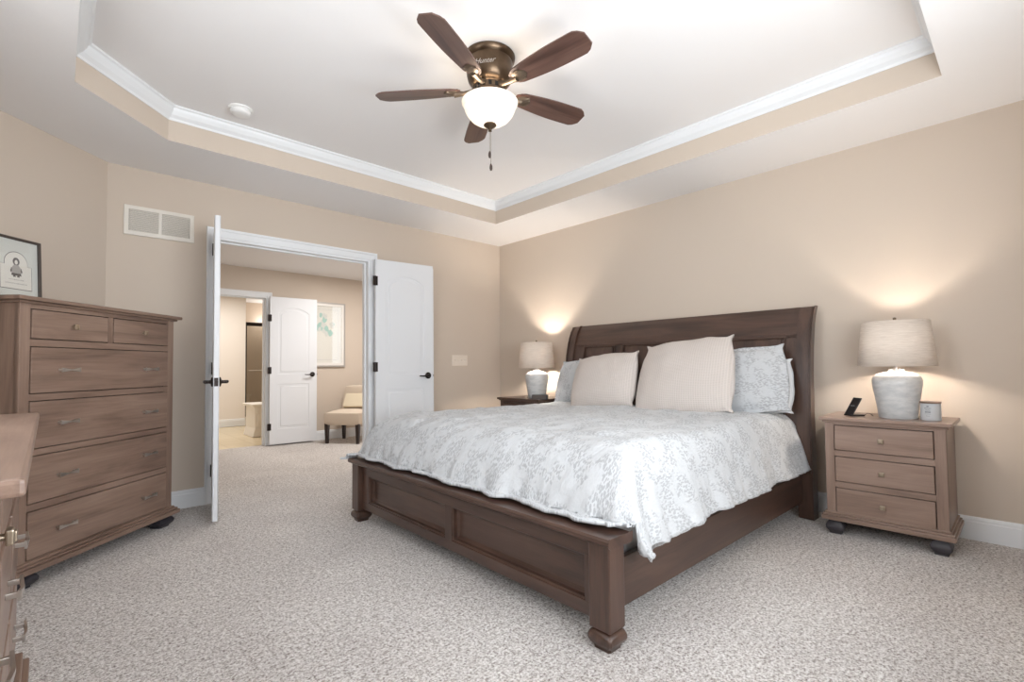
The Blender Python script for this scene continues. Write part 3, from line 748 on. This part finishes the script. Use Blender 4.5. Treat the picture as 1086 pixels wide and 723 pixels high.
# duvet: a draped, rounded sheet
def smooth(a, b, x):
    t_ = min(1, max(0, (x-a)/(b-a))); return t_*t_*(3-2*t_)
def drape(o, ramp_len, amax):
    """arc length past the edge -> (out, down): the angle ramps from 0 to amax"""
    n = 12; out = dn = 0; ds = o/n
    for k in range(n):
        s_ = (k+.5)*ds; a = amax*min(1, s_/ramp_len)**.8
        out += math.cos(a)*ds; dn += math.sin(a)*ds
    return out, dn
def build_duvet():
    ZT = .668
    nx, ny = 150, 190
    me = bpy.data.meshes.new('duvet'); vs = []; uv = []; fs = []
    X0, XE = -.22, -2.08           # head end, start of foot curve
    YN, YFAR = -3.105, -1.27        # where the side curves begin
    LX, LYN, LYF = .50, .405, .42
    Ltot = (X0-XE)+LX; Wt = (YN-YFAR)
    for i in range(nx+1):
        p = i/nx*((X0-XE)+LX)
        for j in range(ny+1):
            q = -LYN+j/ny*(LYN+(YFAR-YN)+LYF)     # 0 at YN, grows to far
            p0 = p-(X0-XE)+1.66; po = max(0, p-(X0-XE))
            Wd = YFAR-YN
            qn = max(0, -q); qf = max(0, q-Wd)
            # hem length variations
            nzv = noise.noise(Vector((p*2.1, q*2.1, 3.7)))
            pe = po*(1+.05*math.sin(q*9.+1)*smooth(.15, .47, po)+.04*math.sin(q*21+2)*smooth(.2, .47, po))
            qe = qn*(1+.015*math.sin(p*8)*smooth(.1, .4, qn)+.11*math.exp(-((p0-1.88)/.2)**2))
            ox, dx = drape(pe, .36, R(76)) if pe > 0 else (0, 0)
            oy, dy = drape(qe, .13, R(72)) if qe > 0 else (0, 0)
            of, df = drape(qf, .16, R(80)) if qf > 0 else (0, 0)
            dyy = max(dy, df)
            D = (dx**3.2+dyy**3.2)**(1/3.2) if (dx > 0 or dyy > 0) else 0
            x = min(X0-p, X0) if po == 0 else XE-ox
            corner = smooth(.15, .42, qn)*smooth(.12, .42, po)
            cornf = smooth(.15, .40, qf)*smooth(.12, .42, po)
            x += (corner)*.105
            y = YN+q if 0 <= q <= Wd else (YN-oy if q < 0 else YFAR+of)
            z = ZT-D
            # puffiness and wrinkles
            
            nx_ = 0; ny_ = 0
            big = noise.noise(Vector((x*2.6, y*2.6, z*2.6)))
            med = noise.noise(Vector((x*7, y*7, z*5+9)))
            sm = noise.noise(Vector((p*16, q*16, 2)))
            h = big*.024+med*.013+sm*.0065
            flat = 1-smooth(0, .12, D)
            z += h*(.2+.8*flat)
            z += .02*smooth(.0, .5, p/1.2)*flat*math.exp(-((y+2.2)/1.2)**2)
            side = smooth(.03, .2, dyy)
            front = smooth(.05, .25, dx)
            fold = math.sin(p*17+2.5*noise.noise(Vector((p*2, 0, 5))))*.010+math.sin(p*41)*.004+math.sin(p*83+3*med)*.0025
            y += (-1 if q < 0 else 1)*side*(h*.8+fold*smooth(.05, .35, D)) if dyy > 0 else 0
            ff = math.sin(q*15+2.5*noise.noise(Vector((q*2, 0, 9))))*.013+math.sin(q*37+1)*.006+math.sin(q*79+3*med)*.003
            x -= front*(h*.8+ff*smooth(.08, .27, D))
            # the fold that hangs at the near foot corner
            if q < 0:
                ridge = math.exp(-((p0-1.88-.10*qn)/.10)**2)*smooth(.02, .35, qn)
                groove = math.exp(-((p0-1.70-.10*qn)/.06)**2)*smooth(.05, .3, qn)
                y -= .045*ridge-.018*groove
                z = max(z, .312+.012*math.sin(p0*23)+.05*smooth(2.0, 2.16, p0))
            if q > Wd and p0 > 1.6: x -= .04*cornf; y += .03*cornf; z = max(z, .405)
            # rest on the footboard cap and stay outside the posts
            if z < .430 and x < -2.255 and -3.285 < y < -1.11: z = .430+.004*med
            vs.append((x, y, z)); uv.append((p, q))
    for i in range(nx):
        for j in range(ny):
            a = i*(ny+1)+j; fs.append((a, a+1, a+ny+2, a+ny+1))
    me.from_pydata(vs, [], fs); ul = me.uv_layers.new(name='UVMap')
    for lp in me.loops: ul.data[lp.index].uv = uv[lp.vertex_index]
    me.materials.append(MATS['floral_fabric']); me.shade_smooth()
    o = bpy.data.objects.new('duvet', me); COL.objects.link(o)
    so = o.modifiers.new('thickness', 'SOLIDIFY'); so.thickness = .014; so.offset = 1 if me.polygons[0].normal.z > 0 else -1
    so.offset = -so.offset*0 - 0  # centred
    tag(o, 'white duvet with pale grey leaf print spread over the bed', 'duvet')
    return o
build_duvet()

# pillows ------------------------------------------------------------
def pillow(name, label, m, c, w, h, th, lean, yaw, roll=0, flange=0, seed=0, group=None, ears=.02, uvs=1., sag=0, taper=0):
    """c = middle of the bottom edge; face looks to -x; lean = angle from upright in degrees"""
    n = 44; vs = []; uv = []; fs = []
    for side in (1, -1):
        for i in range(n+1):
            for j in range(n+1):
                u = i/n*2-1; v = j/n*2-1
                pu = math.sin(u*PI/2)*.35+u*.65; pv = math.sin(v*PI/2)*.35+v*.65
                ap, aq = abs(pu), abs(pv)
                sv = .030*(1-aq*aq)-ears*1.1*smooth(.45, .86, aq)+ears*1.6*smooth(.86, 1, aq); su = .030*(1-ap*ap)-ears*1.1*smooth(.45, .86, ap)+ears*1.6*smooth(.86, 1, ap)
                cx = pu*w/2*(.985+sv*ap**2+.012*noise.noise(Vector((pv*2.3, seed, side*0)))*ap**4); cz = pv*h/2*(.985+su*aq**2+.02*noise.noise(Vector((pu*2.3, seed+9, 0)))*aq**4)
                iu = min(1, abs(pu)*(1+flange/(w/2))); iv = min(1, abs(pv)*(1+flange/(h/2)))
                t_ = max(0, (1-iu**2.6))**.55*max(0, (1-iv**2.6))**.55
                wr = noise.noise(Vector((cx*6+seed, cz*6, side*3)))*.010+noise.noise(Vector((cx*15+seed, cz*15, side*5)))*.005
                d = side*(t_*th/2+.004)+wr*min(1, t_*3+.3)*.8+noise.noise(Vector((cx*5, cz*5, seed)))*.012*(1-t_)
                # settle: the bottom is heavier than the top
                d *= 1+.12*(-pv)*t_; cx *= 1-taper*pv
                cz2 = cz-sag*math.exp(-(pu/.4)**2)*(pv > 0)*pv
                vs.append((cx, d, cz2+h/2)); uv.append((cx*uvs+seed, cz*uvs))
    N1 = (n+1)**2
    for i in range(n):
        for j in range(n):
            a = i*(n+1)+j; fs.append((a, a+n+1, a+n+2, a+1)); fs.append((N1+a, N1+a+1, N1+a+n+2, N1+a+n+1))
    def bd(i, j): return i*(n+1)+j
    ring = [bd(i, 0) for i in range(n)]+[bd(n, j) for j in range(n)]+[bd(i, n) for i in range(n, 0, -1)]+[bd(0, j) for j in range(n, 0, -1)]
    for a, b in zip(ring, ring[1:]+ring[:1]): fs.append((a, b, N1+b, N1+a))
    me = bpy.data.meshes.new(name); me.from_pydata(vs, [], fs); ul = me.uv_layers.new(name='UVMap')
    for lp in me.loops: ul.data[lp.index].uv = uv[lp.vertex_index]
    me.materials.append(MATS[m]); me.shade_smooth()
    o = bpy.data.objects.new(name, me); COL.objects.link(o)
    # local x -> world -y (right in the photo), local y=+ -> world -x (to the viewer), z up
    base_m = Matrix(((0, -1, 0), (-1, 0, 0), (0, 0, 1))).to_4x4()
    o.matrix_world = Matrix.Translation(c) @ Matrix.Rotation(R(yaw), 4, 'Z') @ Matrix.Rotation(R(lean), 4, 'Y') @ Matrix.Rotation(R(roll), 4, 'X') @ base_m
    me.flip_normals() if me.polygons[0].normal.y < 0 else None
    tag(o, label, 'pillow', group); return o
pillow('throw_pillow', 'cream waffle textured square cushion, the taller one in the middle of the bed', 'waffle_fabric', (-.67, -2.605, .668), .70, .585, .20, 27, 0, roll=-5.5, seed=1, ears=.034, taper=.05)
pillow('throw_pillow', 'cream waffle textured cushion left of the middle cushion', 'waffle_fabric', (-.64, -1.905, .668), .60, .475, .19, 24, 0, roll=-6, seed=2.5, ears=.03, taper=.02)
pillow('bed_pillow', 'leaf printed pillow with wide flange at right of the bed', 'floral_fabric', (-.48, -2.86, .668), .76, .475, .13, 22, 0, roll=-7.5, flange=.03, seed=4, ears=.026, taper=.03)
pillow('bed_pillow', 'leaf printed pillow at the left end behind the waffle cushion', 'floral_fabric', (-.47, -1.63, .675), .74, .41, .13, 20, 0, roll=-1, flange=.03, seed=6, ears=.026, taper=.03)
pillow('bed_pillow', 'plain white pillow peeking out behind the right leaf printed pillow', 'white_sheet', (-.345, -2.88, .675), .69, .365, .10, 8, 0, roll=-2, seed=8, ears=.03)

# ------------------------------------------------------------------ lamps and small things
def lamp(label, loc, power, tilt=0):
    t = thing('table_lamp', label, 'lamp', loc, 0, 'matching lamps on the nightstands')
    b_ = B()
    lathe(b_, [(0, 0), (.088, 0), (.091, .004), (.096, .055), (.107, .13), (.116, .185), (.118, .215), (.111, .238), (.094, .254), (.060, .265), (.040, .269), (.036, .282), (0, .282)], seg=48)
    obj('base', b_, 'lamp_ceramic', t, True)
    b_ = B(); lathe(b_, [(0, .281), (.02, .281), (.02, .29), (.012, .292), (.012, .30), (.018, .302), (.018, .335), (0, .335)], seg=20); obj('socket', b_, 'nickel', t, True)
    b_ = B(); tube(b_, [(-.03, 0, .30), (-.055, 0, .36), (-.05, 0, .45), (0, 0, .56)], .0018, 8); tube(b_, [(.03, 0, .30), (.055, 0, .36), (.05, 0, .45), (0, 0, .56)], .0018, 8)
    tube(b_, [(-.03, 0, .30), (.03, 0, .30)], .002, 8); obj('harp', b_, 'nickel', t)
    b_ = B(); lathe(b_, [(0, .556), (.007, .556), (.005, .566), (.009, .574), (.008, .583), (0, .586)], seg=16); obj('finial', b_, 'antique_brass', t, True)
    b_ = B(); lathe(b_, [(.186, .300), (.160, .560)], seg=64, cap=False); sh = obj('lamp_shade', b_, 'linen_shade', t, True)
    so = sh.modifiers.new('t', 'SOLIDIFY'); so.thickness = .002
    b_ = B()
    for k in range(3):
        a = 2*PI*k/3+.4; tube(b_, [(0, 0, .558), (.159*math.cos(a), .159*math.sin(a), .555)], .0015, 6)
    obj('spider', b_, 'nickel', t)
    b_ = B(); lathe(b_, [(0, .335), (.013, .337), (.015, .36), (.028, .39), (.03, .41), (.02, .435), (0, .44)], seg=20)
    bulb = obj('bulb', b_, 'bulb_glow', t, True)
    return t
m_, nt_, b__ = new_mat('bulb_glow'); b__.inputs['Emission Color'].default_value = (1, .85, .66, 1); b__.inputs['Emission Strength'].default_value = 8
lamp('table lamp with grey white ceramic base and linen shade on the right nightstand', (-.255, -3.748, .692), P_LAMPR)
lamp('table lamp with linen shade on the far nightstand in the corner', (-.255, -.838, .692), P_LAMPL)
point('lamp_light_right', (-.255, -3.748, .692+.40), P_LAMPR, WARM, .035)
point('lamp_light_left', (-.255, -.838, .692+.40), P_LAMPL, WARM, .035)

t = thing('wireless_charger', 'black phone charging stand on the right nightstand beside the lamp', 'phone charger', (-.30, -3.515, .692), R(-135))
b_ = B(); bx(b_, -.037, .037, -.005, .075, 0, .009, .003); obj('base', b_, 'black_plastic', t)
tm = Matrix.Translation((0, .002, .008)) @ Matrix.Rotation(R(-30), 4, 'X')
b_ = B(); bx(b_, -.036, .036, -.004, .004, 0, .115, .003, mat=tm); bk_ = obj('backrest', b_, 'black_plastic', t)
b_ = B(); text_bm(b_, 'mophie', .013, tm @ axes((0, -.0046, .058), (1, 0, 0), (0, 0, 1))); obj('logo', b_, 'label_grey', bk_)
b_ = B(); tube(b_, [(.035, .07, .006), (.06, .075, .02), (.07, .085, .016), (.06, .105, .004), (.04, .12, .003)], .0018, 8); obj('cable', b_, 'black_plastic', t, True)

t = thing('candle', 'white jar candle with wooden lid right of the nightstand lamp', 'candle', (-.29, -3.898, .692), R(-100))
b_ = B(); lathe(b_, [(0, 0), (.043, 0), (.045, .004), (.045, .092), (.043, .094), (.041, .092), (.041, .008), (0, .008)], seg=40); obj('jar', b_, 'candle_wax', t, True)
b_ = B(); lathe(b_, [(0, .093), (.046, .093), (.047, .096), (.047, .102), (.045, .104), (0, .104)], seg=40); obj('lid', b_, 'stand_wood_x', t, True)
b_ = B()
for k, (wd_, hh_) in enumerate(((.010, .006), (.030, .003), (.022, .003), (.026, .006), (.026, .002), (.018, .002))):
    z = .078-k*.0105
    for i in range(6):
        a0 = -PI/2-wd_/2/.045+wd_/.045*i/6; a1 = a0+wd_/.045/6*.8
        prism(b_, [(.0458*math.cos(a0), .0458*math.sin(a0)), (.0458*math.cos(a1), .0458*math.sin(a1)), (.0450*math.cos(a1), .0450*math.sin(a1)), (.0450*math.cos(a0), .0450*math.sin(a0))], 'z', z-hh_/2, z+hh_/2)
obj('label_print', b_, 'label_grey', t)

t = thing('alarm_clock', 'small black alarm clock on the far nightstand', 'clock', (-.42, -1.035, .692), R(-62))
b_ = B(); prism(b_, [(-.025, 0), (.03, 0), (.03, .042), (-.015, .045)], 'x', -.075, .075); obj('case', b_, 'black_plastic', t)
b_ = B(); prism(b_, [(-.0262, .004), (-.0242, .004), (-.0145, .040), (-.0165, .040)], 'x', -.066, .066); obj('display', b_, 'dark_frame', t)

# ------------------------------------------------------------------ ceiling fan
FX, FY = -2.185, -2.375
fan = thing('ceiling_fan', 'bronze five blade ceiling fan with glowing glass bowl light', 'ceiling fan', (FX, FY, HT))
b_ = B()
lathe(b_, [(0, 0), (.132, 0), (.136, -.006), (.134, -.02), (.126, -.028), (.120, -.034), (.123, -.05), (.121, -.10), (.113, -.132), (.097, -.150), (.084, -.158), (0, -.158)], seg=56)
mh = obj('motor_housing', b_, 'fan_bronze', fan, True)
b_ = B(); lathe(b_, [(0, -.158), (.080, -.158), (.076, -.162), (.074, -.192), (.080, -.198), (.080, -.204), (0, -.204)], seg=48)
obj('vent_collar', b_, 'fan_bronze', fan, True)
for k in range(14):
    a = 2*PI*k/14; b_ = B(); bx(b_, .073, .0768, -.008, .008, -.188, -.166, .001, mat=Matrix.Rotation(a, 4, 'Z')); obj('vent_slot', b_, 'shade_black', fan)
b_ = B(); ang = math.atan2(-4.28-FY, -3.83-FX)+.12
text_bm(b_, 'Hunter', .036, Matrix.Rotation(ang+PI/2-.33, 4, 'Z') @ axes((0, -.1222, -.094), (1, 0, 0), (0, 0, 1)), .001, shear=.4)
obj('logo', b_, 'nickel', mh)
b_ = B(); lathe(b_, [(0, -.204), (.05, -.204), (.052, -.225), (.045, -.245), (0, -.245)], seg=48); obj('light_fitter', b_, 'fan_bronze', fan, True)
b_ = B(); lathe(b_, [(.140, -.243), (.148, -.246), (.147, -.252), (.139, -.262), (.133, -.282), (.123, -.305), (.104, -.330), (.078, -.348), (.045, -.360), (.0, -.365)], seg=64, cap=False)
gb = obj('glass_bowl', b_, 'alabaster_glass', fan, True)
b_ = B(); lathe(b_, [(0, -.362), (.032, -.362), (.034, -.368), (.026, -.376), (.012, -.384), (.008, -.392), (.010, -.398), (0, -.402)], seg=28); obj('finial', b_, 'fan_bronze', fan, True)
for k, (dx, zz) in enumerate(((.004, -.60), (-.004, -.535))):
    ch = B(); tube(ch, [(dx, 0, -.395), (dx, 0, zz+.03)], .0013, 6); c_ = obj('pull_chain', ch, 'pull_chain', fan)
    b_ = B(); lathe(b_, [(0, zz+.032), (.003, zz+.030), (.007, zz+.018), (.008, zz+.006), (.005, zz-.006), (0, zz-.008)], c=(dx, 0, 0), seg=14); obj('fob', b_, 'fob_dark', c_, True)
ZB = -.178
for k in range(5):
    a = R(203.4+72*k); M = Matrix.Rotation(a, 4, 'Z')
    TL = Matrix.Translation((0, 0, ZB)) @ Matrix.Rotation(R(-12), 4, 'X')
    # blade outline, wide toward the tip
    out = []
    r0, r1 = .155, .61
    for i in range(21):
        u = i/20; r = r0+(r1-r0)*u
        w = .044+.025*math.sin(min(1, u*1.5)*PI/2)
        if u > .88: w *= max(.45, 1-((u-.88)/.12)**2*.52)
        if u < .1: w *= .55+.45*math.sqrt(u/.1)
        out.append((r, w))
    pts = [(r, w) for r, w in out]+[(r, -w) for r, w in out[::-1]]
    b_ = B(); prism(b_, pts, 'z', -.0035, .0035); bmesh.ops.transform(b_, matrix=TL, verts=b_.verts[:])
    bl = obj('blade', b_, 'blade_wood', fan); bl.rotation_euler = (0, 0, a)
    b_ = B()
    # bracket: arm plus shell plate under the blade
    tube(b_, [(.062, 0, ZB+.012), (.10, 0, ZB-.004), (.14, 0, ZB-.010), (.19, 0, ZB-.010)], [.016, .012, .012, .018], 10)
    t_ = bmesh.new(); lathe(t_, [(0, -.013), (.018, -.012), (.030, -.006), (.034, -.0035), (.034, 0), (0, 0)], seg=28)
    bmesh.ops.transform(t_, matrix=TL @ Matrix.Translation((.205, 0, -.003)) @ Matrix.Scale(1.25, 4, (1, 0, 0)), verts=t_.verts[:]); merge(b_, t_)
    for f_ in (-2, -1, 0, 1, 2):
        th_ = f_*.35; p0 = TL @ Vector((.175, 0, -.014)); p1 = TL @ Vector((.175+.066*math.cos(th_), .066*math.sin(th_)*.8, -.006)); tube(b_, [p0, p1], [.003, .005], 6)
    ir = obj('blade_bracket', b_, 'antique_brass', bl, True)
    b_ = B(); bx(b_, .165, .235, -.030, .030, .0035, .0075, .002, mat=TL); obj('blade_plate', b_, 'fan_bronze', bl)
for k, (dx, dy) in enumerate(((.055, 0), (-.03, .05), (-.03, -.05))):
    pass
point('fan_light', (FX, FY, HT-.292), P_FAN, (1, .93, .84), .045)

# ------------------------------------------------------------------ beyond the doors
t = thing('accent_chair', 'beige upholstered armless chair with dark legs in the next room', 'chair', (-.79, 2.22, 0), R(38))
def cushion_block(bm, x0, x1, y0, y1, z0, z1, bev, crown=0):
    t_ = bmesh.new(); bmesh.ops.create_cube(t_, size=1); bmesh.ops.subdivide_edges(t_, edges=t_.edges[:], cuts=8, use_grid_fill=True)
    for v in t_.verts:
        x, y, z = v.co*2
        k_ = (1-x**4)*(1-y**4)
        v.co = Vector(((x0+x1)/2+x*(x1-x0)/2*(1-.02*z*z), (y0+y1)/2+y*(y1-y0)/2*(1-.02*z*z), (z0+z1)/2+z*(z1-z0)/2+(crown*k_ if z > 0 else 0)-(bev*(1-k_) if z > .9 else 0)))
    bmesh.ops.smooth_vert(t_, verts=t_.verts[:], factor=.4, use_axis_x=True, use_axis_y=True, use_axis_z=True)
    merge(bm, t_)
b_ = B(); cushion_block(b_, -.335, .20, -.255, .255, .25, .43, .02, .02); obj('seat', b_, 'chair_fabric', t, True)
b_ = B(); cushion_block(b_, .13, .205, -.25, .25, .40, .76, .01)
for v in b_.verts: v.co.x += (v.co.z-.4)*.10; v.co.y = v.co.y*(1-.55*max(0, v.co.z-.45))
obj('backrest', b_, 'chair_fabric', t, True)
for x, y in ((-.30, -.22), (-.30, .22), (.16, -.22), (.16, .22)):
    b_ = B(); sqloft(b_, [(.017, 0), (.026, .27)], (x, y, 0)); obj('leg', b_, 'espresso_leg', t)
cu = B(); cushion_block(cu, -.04, .04, -.15, .15, -.10, .10, 0); bmesh.ops.transform(cu, matrix=Matrix.Rotation(R(38), 4, 'Z') @ Matrix.Rotation(R(28), 4, 'Y'), verts=cu.verts[:])
cu_ = obj('throw_pillow', cu, 'cushion_fabric', None, True); cu_.location = (-.76, 2.21, .55)
tag(cu_, 'small pale yellow cushion on the beige chair seat', 'cushion')

t = thing('framed_picture', 'tall framed pale teal picture on the wall of the next room', 'framed picture', (-1.07, YH, 1.03))
pw, ph = .67, .925
b_ = B()
frame_loop(b_, -pw/2, pw/2, 0, ph, rect_prof(.02, -.03, 0))
obj('frame', b_, 'silver_frame', t)
b_ = B()
frame_loop(b_, -pw/2+.02, pw/2-.02, .02, ph-.02, rect_prof(.036, -.024, 0))
obj('inner_frame', b_, 'white_frame', t)
b_ = B(); bx(b_, -pw/2+.05, pw/2-.05, -.012, -.004, .05, ph-.05); obj('mat_board', b_, 'paper', t)
b_ = B()
prism(b_, [(-.235, .10), (.235, .10), (.235, ph-.10), (-.235, ph-.10)], 'y', -.0126, -.012, 0)
prism(b_, [(-.230, .105), (.230, .105), (.230, ph-.105), (-.230, ph-.105)], 'y', -.0132, -.0126, 1)
rn = random.Random(9)
for k in range(26):
    cx = .02+rn.gauss(0, .05); cz = .60+rn.gauss(0, .085); r_ = .015+rn.random()*.03
    prism(b_, [(cx+r_*math.cos(a)*(.6+.5*rn.random()), cz+r_*1.4*math.sin(a)*(.6+.5*rn.random())) for a in [2*PI*i/9 for i in range(9)]], 'y', -.0134-.00006*k, -.0132, 2+k % 2)
obj('artwork', b_, ['grey_wash', 'paper', 'teal_wash', 'mat_board'], t)
b_ = B(); bx(b_, -pw/2+.04, pw/2-.04, -.020, -.018, .04, ph-.04); obj('glass', b_, 'picture_glass', t)

# bathroom cabinet and shower
t = thing('bathroom_cabinet', 'low white cabinet on the tile floor seen through the far doorway', 'cabinet', (-1.40, 3.62, 0))
b_ = B(); bx(b_, -.26, .5, .02, .5, .03, .46, .004); obj('body', b_, 'white_cabinet', t)
b_ = B(); bx(b_, -.30, .53, -.02, .53, .46, .485, .006); bx(b_, -.28, .52, 0, .52, .445, .46, .004); obj('top', b_, 'white_cabinet', t)
b_ = B(); prism(b_, [(-.29, 0), (.52, 0), (.50, .12), (-.262, .12)], 'y', .0, .5); obj('base', b_, 'white_cabinet', t)
for z0, z1 in ((.36, .43), (.15, .34)):
    b_ = B(); bx(b_, -.22, .46, .008, .022, z0, z1, .004); obj('drawer', b_, 'white_cabinet', t)
t = thing('shower_enclosure', 'bronze framed glass shower door seen through the far doorway', 'shower', (-.72, 5.46, 0))
b_ = B(); bx(b_, -.61, .6, -.05, .05, 1.80, 1.86, .003); bx(b_, -.61, .6, -.055, .055, 1.815, 1.835, .003); obj('header_rail', b_, 'black_bronze', t)
b_ = B(); bx(b_, -.61, .6, -.03, .03, .15, .185, .003); obj('bottom_track', b_, 'black_bronze', t)
b_ = B(); bx(b_, -.61, .6, -.06, .06, 0, .15, .005); obj('curb', b_, 'bath_paint', t)
b_ = B(); bx(b_, -.61, -.59, -.02, .02, .185, 1.80); obj('side_jamb', b_, 'black_bronze', t)
b_ = B(); bx(b_, -.59, .6, -.004, .004, .185, 1.80); obj('glass_door', b_, 'shower_glass', t)
b_ = B(); tube(b_, [(-.56, -.06, .98), (.5, -.06, .98)], .009, 10)
for x in (-.5, .45): tube(b_, [(x, -.06, .98), (x, -.004, .98)], .007, 8)
obj('towel_bar', b_, 'nickel', t)
